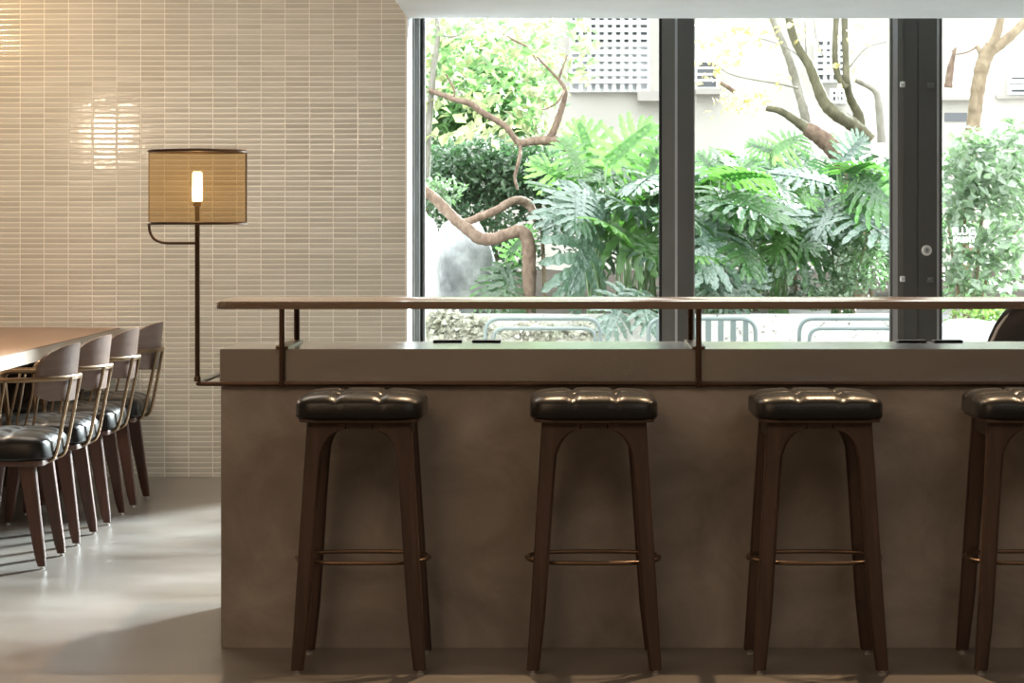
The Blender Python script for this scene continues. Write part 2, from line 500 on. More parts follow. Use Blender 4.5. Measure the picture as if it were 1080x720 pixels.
lk.box(lc[0] - .002, lc[0] + .002, lc[1] - .0155, lc[1] - .012, lc[2] - .008, lc[2] + .008, 2)
lk.build('lock_cylinder', [plain('satin white metal', (.85, .85, .83), .5), M['edge'], M['gasket']], D1)
for nm, px, py, w, mt, par in (('latch', 951.8, 294, .026, 'steel', D0), ('latch', 951.8, 89, .026, 'steel', D0), ('stop_block', 981.5, 295, .034, 'frame2', D1), ('stop_block', 981.5, 90, .034, 'frame2', D1)):
    c = at(px, py, 11.99)
    MB().box(c.x - w / 2, c.x + w / 2, 11.978, 11.996, c.z - .015, c.z + .015, 0, .003).build(nm, M[mt], par)
# white lettering on the door glass
for txt, py, sz in (('FLUG', 247.2, .050), ('push', 255.0, .058)):
    cu = bpy.data.curves.new('lettering', 'FONT')
    cu.body = txt; cu.size = sz; cu.extrude = .0006; cu.offset = .0012; cu.align_x = 'CENTER'
    o = bpy.data.objects.new('lettering', cu); col.objects.link(o)
    c = at(1016.5, py, 12.02)
    o.location = (c.x, 12.0245, c.z); o.rotation_euler = (PI / 2, 0, 0)
    cu.materials.append(M['decal']); o.parent = D1
    o['label'] = 'white lettering on the door glass'

# ================================================================ BAR COUNTER
CF = 6.923                      # front face
bar = thing('bar_counter', 'long grey brown concrete bar counter with bronze rail along its front', 'bar counter', (0, CF, 0))
def rounded(x0, x1, y0, y1, r, k=6):
    p = []
    for cx, cy, a0 in ((x1 - r, y0 + r, -90), (x1 - r, y1 - r, 0), (x0 + r, y1 - r, 90), (x0 + r, y0 + r, 180)):
        for j in range(k + 1):
            a = R(a0 + 90 * j / k); p.append((cx + r * math.cos(a), cy + r * math.sin(a)))
    return p
MB().box(-.978, 3.2, 0, .44, 0, .772, 0, .003).build('body', M['concrete'], bar, smooth=False)
MB().box(-.972, 3.2, .006, .43, .772, .779).build('joint', M['seam'], bar, smooth=False)
MB().box(-.982, 3.2, -.002, .447, .779, .883, 0, .003).build('worktop', M['slab'], bar, smooth=False)
MB().box(-1.041, 3.2, .441, .80, 0, .768, 0, .004).build('back_bench', M['concrete'], bar, smooth=False)

# ---- raised bronze framed shelf standing on the counter
sh = thing('bar_shelf', 'raised narrow oak shelf on bronze posts above the concrete counter', 'shelf', (0, 6.905, 0))
sp = MB(); sp.prism(rounded(-.992, 3.2, -.01, .445, .035), 1.0018, 1.0242, 0, .0025)
sp.build('shelf_board', M['shelfwood'], sh, angle=50)
for x in (-.796, .433, 1.662):
    p = MB(); p.lathe([(.0082, .783), (.0082, 1.0018)], 16, (x, 0, 0))
    p.lathe([(.006, .7705), (.0108, .772), (.0108, .787), (.0082, .790)], 16, (x, 0, 0))
    p.build('post', M['bronze'], sh)
    q = MB(); q.lathe([(.009, .8835), (.009, 1.0018)], 16, (x, .405, 0))
    q.build('post', M['bronze'], sh)
    b = MB(); b.box(x - .019, x + .019, -.004, .425, .8835, .8915, 0, .003)
    b.build('foot_bar', M['brass'], sh, smooth=False)
rl = MB()
ypath = fillet([(3.2, -.001, .7815), (-1.045, -.001, .7815), (-1.045, .44, .7815)], .014)
rl.tube(ypath, .0068, 12)
rl.tube([(-1.045, .44, .7815), (-.98, .44, .7815)], .0068, 12)
rl.build('front_rail', M['bronze'], sh)

# ---- lamp growing out of the rail's corner
LX, LY = -1.045, 6.904
lp = thing('rail_lamp', 'bronze lamp with drum shade of brass gauze rising from the counter rail', 'lamp', (LX, LY, .7885))
z = lambda h: h - .7885
p = MB(); p.tube([(0, 0, z(.7885)), (0, 0, z(.83)), (0, 0, z(1.31))], .0072, 14)
p.lathe([(.010, 0), (.010, .012), (.0075, .016)], 16)
p.build('pole', M['bronze'], lp)
p = MB(); p.lathe([(.0075, z(1.303)), (.0125, z(1.306)), (.0125, z(1.318)), (.006, z(1.320))], 16); p.build('socket', M['brass'], lp)
p = MB(); p.lathe([(.006, z(1.318)), (.014, z(1.320)), (.0152, z(1.335)), (.0138, z(1.402)), (.011, z(1.406))], 20)
p.build('bulb', M['bulb'], lp)
RS = .1425
p = MB(); ring = [[(RS * math.cos(2 * PI * k / 64), RS * math.sin(2 * PI * k / 64), zz) for k in range(64)] for zz in (z(1.256), z(1.466))]
p.loft(ring, 0, caps=False); shd = p.build('lamp_shade', M['gauze'], lp)
for zz in (z(1.2545), z(1.4665)):
    p = MB(); p.tube([(RS * math.cos(2 * PI * k / 64), RS * math.sin(2 * PI * k / 64), zz) for k in range(64)], .0045, 8, closed=True)
    p.build('shade_ring', M['bronze'], lp)
p = MB(); p.tube([(RS * math.cos(a), RS * math.sin(a), zz) for a, zz in ((R(8), z(1.2545)), (R(8), z(1.4665)))], .0028, 8); p.build('shade_seam', M['bronze'], lp)
p = MB(); p.tube([(-RS, 0, z(1.2545)), (-RS, 0, z(1.4665))], .0016, 8); p.build('shade_seam', M['bronze'], lp)
p = MB(); p.tube(fillet([(0, 0, z(1.196)), (-RS, 0, z(1.196)), (-RS, 0, z(1.2545))], .055), .0042, 10)
p.build('shade_arm', M['bronze'], lp)
p = MB(); p.tube([(-RS, 0, z(1.2545)), (RS, 0, z(1.2545))], .003, 8); p.build('shade_spider', M['bronze'], lp)

# ---- slim black trays on the back edge of the counter
for px, py, lab in ((472, 360.6, 'leftmost slim black tray on the counter near the lamp end'), (513, 360.6, 'second slim black tray from the lamp end of the counter'),
                    (962, 359.4, 'slim black tray on the counter before the dark door stiles'), (1000, 359.4, 'slim black tray on the counter nearest the white moulded chair')):
    x = (px - VX) * 7.31 / F
    t = MB(); t.prism(rounded(-.045, .045, -.03, .03, .006, 3), 0, .0065, 0, .0012)
    o = t.build('counter_tray', M['black']); o.location = (x, 7.325, .8832)
    tag(o, lab, 'tray', 'slim black trays on the counter')

# ================================================================ STOOLS
def pad(hx, hy, H, z0, creases, n=44, depth=.009, nn=7., crown=.0, edge=9.):
    """tufted cushion: a superellipse block with pressed creases and dimples"""
    mb = MB(); t = [(-1 + 2 * i / n) for i in range(n + 1)]
    us = [math.copysign(1 - (1 - abs(a)) ** 2.2, a) * .5 + a * .5 for a in t]
    def pos(u, v):
        m_ = max(abs(u), abs(v)); r = (abs(u) ** nn + abs(v) ** nn) ** (1 / nn)
        k = (m_ / r) if r > 1e-6 else 1
        q = max(0., 1 - m_ ** edge) ** (1 / 3.)
        bul = 1 + .02 * (1 - (2 * q - 1) ** 2) if q < 1 else 1
        h = H * q + crown * (1 - u * u) * (1 - v * v)
        for c in creases:
            g = depth * (math.exp(-((u - c) / .045) ** 2) + math.exp(-((v - c) / .045) ** 2)) * min(1, q)
            h -= g
        for c in creases:
            for e_ in creases:
                h -= depth * .9 * math.exp(-(((u - c) ** 2 + (v - e_) ** 2) / .006))
        return (hx * u * k * bul, hy * v * k * bul, z0 + h)
    vs = [pos(u, v) for v in us for u in us]; W = n + 1
    fs = [(j * W + i, j * W + i + 1, (j + 1) * W + i + 1, (j + 1) * W + i) for j in range(n) for i in range(n)]
    mb.add(vs, fs)
    rim = [i for i in range(W)] + [j * W + n for j in range(1, W)] + [n * W + i for i in range(n - 1, -1, -1)] + [j * W for j in range(n - 1, 0, -1)]
    bot = [(vs[i][0] * .965, vs[i][1] * .965, z0 - .008) for i in rim]
    k0 = len(vs); L = len(rim)
    mb.add([vs[i] for i in rim] + bot, [(i, (i + 1) % L, L + (i + 1) % L, L + i)[::-1] for i in range(L)] + [tuple(range(L, 2 * L))[::-1]])
    return mb

def make_stool(label):
    st = thing('bar_stool', label, 'bar stool', group='bar stools along the counter')
    # origin at the floor under the seat's centre
    pad(.180, .180, .060, .716, (-.34, .34), crown=.006).build('seat', M['leather'], st, angle=70)
    for sx in (-.061, .061):
        for sy in (-.061, .061):
            b = MB(); b.lathe([(.0001, .004), (.004, .0035), (.0058, 0), (.0045, -.004)][::-1], 12, (sx, sy, .768)); b.build('button', M['leather'], st)
    MB().prism(rounded(-.168, .168, -.168, .168, .03), .7005, .711, 0, .002).build('seat_board', M['walnut'], st)
    inner = [(0, .154), (.15, .137), (.30, .126), (.45, .1165), (.56, .1085), (.61, .1035), (.635, .094), (.655, .082), (.668, .068), (.677, .052), (.6805, .034), (.7005, .030)]
    outer = lambda h: .1885 + (.146 - .1885) * h / .7005
    yc = lambda h: .157 + (.124 - .157) * h / .7005
    th = lambda h: .0155 + .0045 * h / .7005
    for sx in (-1, 1):
        for sy in (-1, 1):
            mb = MB(); rings = []
            for h, xi in [(.012, .153)] + inner[1:]:
                xo = outer(h); y0, y1 = yc(h) - th(h), yc(h) + th(h); c = min(.0075, (xo - xi) * .3)
                pr = [(xi + c, y0), (xo - c, y0), (xo - c * .3, y0 + c * .3), (xo, y0 + c), (xo, y1 - c), (xo - c * .3, y1 - c * .3), (xo - c, y1), (xi + c, y1), (xi, y1 - c), (xi, y0 + c)]
                if sx * sy < 0: pr = pr[::-1]
                rings.append([(sx * a, sy * b, h) for a, b in pr])
            mb.loft(rings); lg = mb.build('leg', M['walnut'], st, angle=45)
            g = MB(); g.lathe([(.0115, 0), (.0115, .005), (.006, .006), (.006, .0125)], 14, (sx * .171, sy * .157, 0)); g.build('glide', M['steel'], lg)
    ap = MB()
    for sy in (-1, 1): ap.box(-.035, .035, sy * .124 - .019, sy * .124 + .019, .6806, .7005)
    for sx in (-1, 1): ap.box(sx * .128 - .014, sx * .128 + .014, -.105, .105, .655, .7005)
    ap.build('apron', M['walnut'], st, smooth=False)
    rg = []
    for k in range(72):
        a = 2 * PI * k / 72; c_, s_ = math.cos(a), math.sin(a)
        rg.append((math.copysign(abs(c_) ** .62, c_) * .186, math.copysign(abs(s_) ** .8, s_) * .1185, .303))
    mb = MB(); mb.tube(rg, .006, 10, closed=True); mb.build('foot_ring', M['brass_dark'], st)
    for sx in (-1, 1):
        mb = MB()
        mb.lathe([(.007, -.007), (.0095, 0), (.007, .007)], 12, (sx * .185, 0, .303)); mb.build('ring_boss', M['brass_dark'], st)
    return st
M['brass_dark'] = noisy('dark brass rod', [(.3, (.13, .085, .055)), (.7, (.2, .135, .09))], (9, 9, 9), rough=.34, metal=.85)
SYC = 6.674
s0 = make_stool('first black leather bar stool, nearest the gauze lamp')
s0.location = (-.538, SYC, 0)
dup(s0, (.118, SYC, 0), R(.0), 'second black leather bar stool, before the middle shelf post')
dup(s0, (.748, SYC, 0), R(.0), 'third black leather bar stool from the lamp end')
dup(s0, (1.366, SYC, 0), R(-.5), 'black leather bar stool cut off by the right picture edge')

# ================================================================ DINING TABLE AND CHAIRS
tb = thing('dining_table', 'long walnut dining table with daylit edge running to the tiled wall', 'dining table', (-2.75, 9.7, 0))
t = MB(); t.box(-.62, .616, -1.9, 1.895, .737, .742); t.build('table_surface', M['table'], tb, smooth=False)
t = MB(); t.box(-.62, .616, -1.9, 1.895, .684, .737); t.build('table_top', M['daylitedge'], tb, smooth=False)
for sy in (-1.5, 1.5):
    t = MB(); t.box(-.3, .3, sy - .03, sy + .03, 0, .684, 0, .004); t.build('trestle', M['walnut'], tb, smooth=False)
t = MB(); t.box(-.03, .03, -1.47, 1.47, .45, .55); t.build('stretcher', M['walnut'], tb, smooth=False)

def make_chair(label):
    """faces -X; origin on the floor under the seat"""
    ch = thing('dining_armchair', label, 'chair', group='armchairs along the dining table')
    pad(.235, .225, .085, .405, (-.3, .3), n=36, depth=.010, crown=.008, nn=6., edge=9.).build('seat', M['leather'], ch, angle=70)
    for sx in (-.07, .07):
        for sy in (-.068, .068):
            b = MB(); b.lathe([(.0045, -.004), (.006, 0), (.004, .0035), (.0001, .004)], 12, (sx, sy, .484)); b.build('button', M['leather'], ch)
    MB().prism(rounded(-.215, .215, -.205, .205, .03), .375, .396, 0, .003).build('seat_frame', M['redwalnut'], ch)
    for sx, xt, xb in ((1, .148, .208), (-1, -.165, -.205)):
        for sy in (-1, 1):
            mb = MB(); rings = []
            for h in (.01, .05, .15, .28, .376):
                k = h / .376
                xc = xb + (xt - xb) * k; yy = sy * (.170 + (.150 - .170) * k)
                wx = .017 + .014 * k; wy = .0135 + .006 * k; c = .005
                pr = [(-wx + c, -wy), (wx - c, -wy), (wx, -wy + c), (wx, wy - c), (wx - c, wy), (-wx + c, wy), (-wx, wy - c), (-wx, -wy + c)]
                if h == .01: pr = [(a * .8, b * .8) for a, b in pr]
                rings.append([(xc + a, yy + b, h) for a, b in pr])
            mb.loft(rings); lg = mb.build('leg', M['redwalnut'], ch, angle=45)
            g = MB(); g.lathe([(.009, 0), (.009, .004), (.005, .005), (.005, .011)], 12, (xb, sy * .170, 0)); g.build('glide', M['steel'], lg)
    # backrest: bent plywood shield
    def arc(y, off=0.): return .298 - .098 * (abs(y) / .205) ** 2.1 + off
    zc, hz, hw = .708, .106, .205
    n = 28; vs = []; rows = 14
    for side in (0, 1):
        for j in range(rows + 1):
            b = -1 + 2 * j / rows
            for i in range(n + 1):
                a = -1 + 2 * i / n
                # rounded outline: strong upper corners, softer lower corners
                bb = b
                e_ = 2.6 if bb > 0 else 4.0
                lim = (1 - abs(bb) ** e_) ** (1 / e_) if abs(bb) < 1 else 0
                wid = hw * (.55 + .45 * lim) if bb > 0 else hw * (.72 + .28 * lim)
                y = a * wid
                zz = zc + hz * b - (.024 * (abs(y) / hw) ** 2 if bb > 0 else 0) * max(bb, 0) + (.012 * (abs(y) / hw) ** 2 * max(-bb, 0))
                vs.append((arc(y, .0 if side == 0 else -.011) + .022 * (b * .5), y, zz))
    W = n + 1; K = (rows + 1) * W; fs = []
    for j in range(rows):
        for i in range(n):
            fs.append((j * W + i, j * W + i + 1, (j + 1) * W + i + 1, (j + 1) * W + i))
            fs.append((K + j * W + i, K + (j + 1) * W + i, K + (j + 1) * W + i + 1, K + j * W + i + 1))
    rim = [i for i in range(W)] + [j * W + n for j in range(1, rows + 1)] + [rows * W + i for i in range(n - 1, -1, -1)] + [j * W for j in range(rows - 1, 0, -1)]
    for i in range(len(rim)):
        a, b = rim[i], rim[(i + 1) % len(rim)]
        fs.append((a, K + a, K + b, b))
    mb = MB(); mb.add(vs, fs); fix_normals(mb.build('backrest', M['ply'], ch, angle=50))
    # arm rail: one bent brass tube round the back, ends turning down to the seat frame
    pts = [(-.035, -.225, .385), (-.058, -.262, .69)]
    back = []
    for k in range(-9, 10):
        y = k / 9 * .205
        back.append((arc(y, .010), y, .69))
    pts = fillet(pts[:2] + [(.06, -.268, .69)], .05)
    left = [Vector((.12, -.257, .69)), Vector((.172, -.236, .69))]
    path = pts + left + [Vector(b) for b in back]
    mirrored = [Vector((p.x, -p.y, p.z)) for p in reversed(pts + left)]
    mb = MB(); mb.tube(path + mirrored, .0082, 10, flat=(.8, 1.15)); mb.build('arm_rail', M['brass'], ch)
    for sy in (-1, 1):
        for x in (.03, .095):
            mb = MB(); mb.tube([(x, sy * .266, .688), (x - .045, sy * .232, .46), (x - .055, sy * .2, .386)], .0048, 8); mb.build('spindle', M['brass'], ch)
        y = sy * .082
        mb = MB(); mb.tube(fillet([(arc(y, .014), y, .693), (.246, y * 1.1, .43), (.232, y * 1.1, .386), (.15, y * 1.1, .372)], [.05, .03]), .0085, 10, flat=(1.3, .8)); mb.build('spindle', M['brass'], ch)
    return ch
CX = -2.060
c0 = make_chair('nearest dining armchair, its legs standing furthest into the bright floor')
c0.location = (CX, 8.68, 0)
dup(c0, (CX, 9.30, 0), 0, 'second armchair from the near end of the walnut table')
dup(c0, (CX, 9.93, 0), 0, 'third armchair from the near end of the walnut table')
dup(c0, (CX, 10.54, 0), 0, 'farthest dining armchair, closest to the tiled wall')

# ================================================================ MOULDED CHAIRS BEHIND THE BAR
def shell_chair(name, mat, label, loc, rz, W, Htop, pipe=None, sh=.8):
    ch = thing(name, label, 'chair', loc, rz, None)
    n, m_ = 28, 22; vs = []
    for side in (0, 1):
        for j in range(m_ + 1):
            b = j / m_
            for i in range(n + 1):
                a = -1 + 2 * i / n
                # profile along b: seat front -> seat back -> backrest top; a across
                if b < .45:
                    y = .24 - .44 * (b / .45); zz = .44 - .02 * math.sin(PI * b / .45)
                else:
                    q = (b - .45) / .55
                    y = -.20 - .10 * q; zz = .44 + (Htop - .44) * math.sin(q * PI / 2) ** 1.15
                w = W * (.86 + .14 * math.sin(PI * min(1, b * 1.1))) * (1 if b < sh else math.sqrt(max(.02, 1 - ((b - sh) / (1.01 - sh)) ** 2)))
                cup = abs(a) ** 2.4
                x = a * w
                zz += .10 * cup * (1 - .9 * b); y += .10 * cup * max(0, (b - .35) / .65)
                off = -.008 * side
                vs.append((x, y + (off if b > .5 else 0), zz + (off if b <= .5 else 0)))
    Wd = n + 1; K = (m_ + 1) * Wd; fs = []
    for j in range(m_):
        for i in range(n):
            fs.append((j * Wd + i, j * Wd + i + 1, (j + 1) * Wd + i + 1, (j + 1) * Wd + i))
            fs.append((K + j * Wd + i, K + (j + 1) * Wd + i, K + (j + 1) * Wd + i + 1, K + j * Wd + i + 1))
    rim = [i for i in range(Wd)] + [j * Wd + n for j in range(1, m_ + 1)] + [m_ * Wd + i for i in range(n - 1, -1, -1)] + [j * Wd for j in range(m_ - 1, 0, -1)]
    for i in range(len(rim)):
        a, b = rim[i], rim[(i + 1) % len(rim)]
        fs.append((a, K + a, K + b, b))
    mb = MB(); mb.add(vs, fs); fix_normals(mb.build('seat_shell', mat, ch, angle=60))
    if pipe:
        mb = MB(); mb.tube([Vector(vs[K + i]) * .97 + Vector((0, -.012, .01)) for i in rim], .006, 6, closed=True); mb.build('piping', pipe, ch)
    for sx in (-1, 1):
        for sy in (-1, 1):
            mb = MB(); mb.tube([(sx * .23, sy * .22, 0), (sx * .13, sy * .12, .425)], [.010, .014], 10); mb.build('leg', M['steel'], ch)
    return ch
shell_chair('shell_chair', M['whiteplastic'], 'white moulded shell chair outside the door, its top just above the counter', (at(1030, 0, 13.3).x, 13.3, -.04), R(8), .30, .755)
shell_chair('shell_chair', M['blackplastic'], 'black shell chair with pale piping at the right picture edge', (at(1130, 0, 8.75).x, 8.75, 0), R(-4), .37, .985, M['piping'], .574)

# ================================================================ OUTSIDE
struct('ground', MB().box(-8, 10, 12.1, 40, -.14, -.04), M['pavement'], smooth=False)
PLY = 15.4
pl = MB(); pl.box(-6.2, 2.5, PLY, PLY + .16, -.04, .66, 0, .01)
struct('wall_planter', pl, M['pebbledash'], 'pale pebble dashed retaining wall of the garden bed', smooth=False)
so = MB(); nx, ny = 60, 30
vs = [(-6.2 + 10.8 * i / nx, PLY + .165 + 8.2 * j / ny, .56 + .05 * random.random() + .02 * j / ny * 10) for j in range(ny + 1) for i in range(nx + 1)]
W_ = nx + 1
rim_ = [i for i in range(W_)] + [j * W_ + nx for j in range(1, ny + 1)] + [ny * W_ + i for i in range(nx - 1, -1, -1)] + [j * W_ for j in range(ny - 1, 0, -1)]
low_ = [(vs[i][0], vs[i][1], -.04) for i in rim_]
so.add(vs + low_, [(j * W_ + i, j * W_ + i + 1, (j + 1) * W_ + i + 1, (j + 1) * W_ + i) for j in range(ny) for i in range(nx)]
       + [(rim_[i], len(vs) + i, len(vs) + (i + 1) % len(rim_), rim_[(i + 1) % len(rim_)]) for i in range(len(rim_))] + [tuple(len(vs) + i for i in range(len(rim_)))[::-1]])
struct('garden_terrain', so, M['soil'])

# ---- apartment block across the garden
BD = 25.0
bl = thing('apartment_building', 'cream rendered apartment building behind the garden', 'building', (1, BD, 0))
bx = lambda px: (px - VX) * BD / F - 1
bz = lambda py: EYE - (py - VY) * BD / F
MB().box(-7, 9, 0, .4, -.04, 4.3).build('wall', M['render'], bl, smooth=False)
def bwin(x0, x1, y0, y1, nxx, nzz, pane_m, bar=.02, grid=True):
    X0, X1, Z0, Z1 = bx(x0), bx(x1), bz(y1), bz(y0)
    f = MB(); k = .035
    f.box(X0 - k, X1 + k, -.06, .02, Z0 - k, Z0); f.box(X0 - k, X1 + k, -.06, .02, Z1, Z1 + k)
    f.box(X0 - k, X0, -.06, .02, Z0, Z1); f.box(X1, X1 + k, -.06, .02, Z0, Z1)
    w = f.build('window', M['grille'], bl, smooth=False)
    MB().box(X0, X1, -.012, .0, Z0, Z1).build('pane', pane_m, w, smooth=False)
    g = MB()
    for i in range(1, nxx): 
        xx = X0 + (X1 - X0) * i / nxx; g.box(xx - bar, xx + bar, -.10, -.075, Z0 - .03, Z1 + .03)
    for i in range(1, nzz):
        zz = Z0 + (Z1 - Z0) * i / nzz; g.box(X0 - .03, X1 + .03, -.125, -.10, zz - bar, zz + bar)
    g.build('grille', M['grille'], w, smooth=False)
    return w
wg = bwin(604, 682, -6, 94, 9, 13, M['darkpane'], .022)
MB().box(bx(604), bx(682), -.022, -.013, bz(94), bz(48)).build('blind', M['palewin'], wg, smooth=False)
bwin(735, 755, 66, 92, 1, 4, M['darkpane'], .012)
bwin(862, 890, 44, 84, 4, 6, M['darkpane'], .02)
bwin(878, 888, 97, 106, 3, 2, M['darkpane'], .012)
bwin(1066, 1100, 82, 97, 2, 3, M['darkpane'], .03)
g = MB(); g.box(bx(672), bx(720), -.16, 0, bz(107), bz(97)); g.box(bx(733), bx(760), -.16, 0, bz(100), bz(94)); g.build('ledge', M['ledge'], bl, smooth=False)
g = MB(); g.box(bx(985), bx(1030), -.1, 0, bz(106), bz(103)); g.box(bx(1050), bx(1120), -.05, 0, bz(104), bz(101)); g.build('ledge', M['ledge'], bl, smooth=False)
g = MB(); g.box(bx(996), bx(1020), -.012, 0, bz(128), bz(119)); g.build('vent', M['darkpane'], bl, smooth=False)

# ---- boulders
def boulder(name, x, y, zb, sx, sy, sz, mat, label, seed, lean=0.):
    rnd = random.Random(seed); mb = MB(); n, k = 28, 16; vs = []
    ph = [(rnd.uniform(0, 6.3), rnd.uniform(1.2, 3.4), rnd.uniform(1.2, 3.4), rnd.uniform(.04, .09)) for _ in range(7)]
    for j in range(k + 1):
        th_ = PI * j / k
        for i in range(n):
            a = 2 * PI * i / n
            d = Vector((math.sin(th_) * math.cos(a), math.sin(th_) * math.sin(a), math.cos(th_)))
            d = Vector([math.copysign(abs(c) ** .75, c) for c in d])
            r = 1 + sum(w * math.sin(p_ + u * 2 * d.x + v * 2 * d.z + d.y * 2) for p_, u, v, w in ph)
            vs.append((d.x * r * sx + lean * d.z * sz, d.y * r * sy, sz + d.z * r * sz))
    fs = [(j * n + i, (j + 1) * n + i, (j + 1) * n + (i + 1) % n, j * n + (i + 1) % n) for j in range(k) for i in range(n)]
    mb.add(vs, fs); o = mb.build(name, mat, angle=60); o.location = (x, y, zb)
    return tag(o, label, 'rock', 'boulders in the garden bed')
boulder('boulder', at(452, 0, 15.95).x, 15.95, .5, .075, .16, .41, M['rockpale'], 'narrow pale upright boulder at the left window edge', 3, -.06)
boulder('boulder', at(489, 0, 16.45).x, 16.45, .5, .215, .22, .385, M['rock'], 'broad mottled grey boulder behind the bent brown branch', 11)

# ---- trees
def limb(mb, ctrl, n=9, k=7, wob=.0):
    c2 = []
    for (px, py, d, w) in ctrl:
        p = at(px, py, d); c2.append((p.x, p.y, p.z, w * d / F * .5))
    pts, rad = smooth_path(c2, k)
    rad = [r * (1 + wob * math.sin(i * 2.1) + wob * .7 * math.sin(i * 5.3 + 1)) for i, r in enumerate(rad)]
    mb.tube(pts, rad, n)
    return mb
def origin_to(o, p):
    p = Vector(p)
    o.data.transform(Matrix.Translation(-p)); o.location = p
    return o
def tree(name, label, base, mats_limbs, group=None):
    """mats_limbs: list of (part name, material, [limb control lists]); base: the trunk's foot"""
    t = thing(name, label, 'tree', base, 0, group)
    for pn, mt, limbs in mats_limbs:
        mb = MB()
        for l in limbs: limb(mb, l, wob=.05)
        o = mb.build(pn, mt, t, angle=80); o.data.transform(Matrix.Translation(-Vector(base)))
    return t
def leaves(mb, pts, size, rnd, flat=.5, ratio=.5):
    for p in pts:
        s = size * rnd.uniform(.6, 1.25)
        d = Vector((rnd.gauss(0, 1), rnd.gauss(0, 1), rnd.gauss(-.15, .7))).normalized()
        nrm = Vector((rnd.gauss(0, 1), rnd.gauss(-.3, 1), rnd.gauss(.8, 1) + flat)); nrm = (nrm - d * nrm.dot(d))
        if nrm.length < 1e-3: continue
        nrm.normalize(); sd = d.cross(nrm)
        p = Vector(p); w = s * ratio
        b0 = p; tip = p + d * s - nrm * s * .15; mid = p + d * s * .48
        mb.add([b0, mid + sd * w * .5 + nrm * s * .08, tip, mid - sd * w * .5 + nrm * s * .08, mid], [(0, 4, 1), (4, 2, 1), (0, 3, 4), (4, 3, 2)])
    return mb

rnd = random.Random(5)
DA = 15.95
ba = at(557, 340, DA); ba.z = .58
tA = tree('gnarled_tree', 'gnarled brown tree whose thick trunk bends sideways to the left window edge', ba, [
  ('trunk', M['bark'], [[(557, 345, DA, 16), (558, 315, DA, 15), (558, 280, DA, 15), (557, 256, DA, 15), (550, 244, DA, 14), (535, 247, DA, 13), (520, 252, DA, 13), (506, 251, DA, 14), (495, 243, DA, 13), (482, 233, DA, 12), (468, 219, DA, 12), (456, 207, DA, 11), (440, 196, DA, 11), (415, 180, DA, 10), (385, 150, DA + .1, 9), (352, 128, DA + .2, 7), (318, 120, DA + .3, 5), (290, 104, DA + .4, 3)], [(385, 150, DA + .1, 6), (378, 120, DA, 5), (362, 90, DA - .1, 3), (356, 70, DA - .1, 2)]]),
  ('branch', M['bark'], [[(484, 235, DA, 8), (495, 233, DA + .05, 8), (510, 227, DA + .1, 9), (525, 221, DA + .15, 9), (536, 214, DA + .2, 9), (546, 211, DA + .25, 9), (556, 214, DA + .3, 10), (562, 222, DA + .3, 9), (566, 232, DA + .3, 7)]]),
])
DB = 17.3
bb_ = at(452, 330, DB); bb_.z = .62
tB = tree('slender_tree', 'slender pale tree with forked upper branch in front of the grille window', bb_, [
  ('trunk', M['barkpale'], [[(447, 345, DB, 9), (448, 250, DB, 8), (451, 150, DB, 8), (454, 110, DB, 7), (457, 75, DB, 7), (461, 45, DB, 6), (462, 28, DB, 5), (456, 5, DB, 4)],
                            [(461, 34, DB, 3), (470, 38, DB, 2.5), (480, 38, DB, 2), (492, 31, DB, 1.5), (505, 22, DB, 1.2)]]),
  ('branch', M['bark'], [[(452, 95, DB, 5), (464, 99, DB - .1, 6), (480, 105, DB - .2, 6), (496, 109, DB - .2, 7), (508, 118, DB - .2, 7), (522, 126, DB - .2, 7), (534, 134, DB - .2, 6.5), (543, 146, DB - .2, 6.5), (549, 151, DB - .2, 8), (560, 149, DB - .2, 9), (575, 148, DB - .2, 10), (588, 149, DB - .2, 11), (600, 158, DB - .2, 9), (606, 168, DB - .1, 7)],
                         [(578, 148, DB - .2, 8), (584, 138, DB - .2, 8), (590, 122, DB - .2, 7), (595, 106, DB - .2, 6), (596, 94, DB - .2, 5), (589, 84, DB - .2, 3.5), (578, 72, DB - .2, 3), (566, 60, DB - .2, 2)],
                         [(589, 84, DB - .2, 3), (594, 70, DB - .2, 2.6), (598, 58, DB - .2, 2)],
                         [(596, 94, DB - .2, 3), (590, 105, DB - .3, 2.4), (582, 112, DB - .3, 2.2), (571, 116, DB - .3, 1.5)],
                         [(530, 36, DB, 2), (545, 44, DB, 2.6), (556, 50, DB, 2), (566, 64, DB, 2)],
                         [(549, 152, DB - .2, 4), (548, 165, DB - .3, 4), (545, 178, DB - .3, 4), (543, 188, DB - .3, 3), (546, 200, DB - .3, 3)],
                         [(478, 106, DB - .2, 2), (479, 95, DB - .2, 2), (470, 78, DB - .2, 2)]]),
])
mb = MB(); pts = []
for _ in range(560):
    px = rnd.uniform(440, 625); py = rnd.uniform(5, 150)
    if px > 590 and py > 90: continue
    pts.append(at(px, py, DB + rnd.uniform(-.12, 1.0)))
leaves(mb, pts, .12, rnd, .6, .62)
o = mb.build('foliage', M['pale'], tB, smooth=False); o.data.transform(Matrix.Translation(-bb_)); 
mb = MB(); pts = []
for _ in range(240):
    cx, cy = rnd.choice(((505, 85), (520, 95), (520, 70), (560, 120), (548, 60), (480, 70), (612, 48), (583, 95), (470, 60)))
    pts.append(at(cx + rnd.gauss(0, 10), cy + rnd.gauss(0, 10), DB + rnd.uniform(-.1, .8)))
leaves(mb, pts, .11, rnd, .6, .6)
o = mb.build('foliage', M['mid'], tB, smooth=False); o.data.transform(Matrix.Translation(-bb_)); o['label'] = 'darker green leaves'

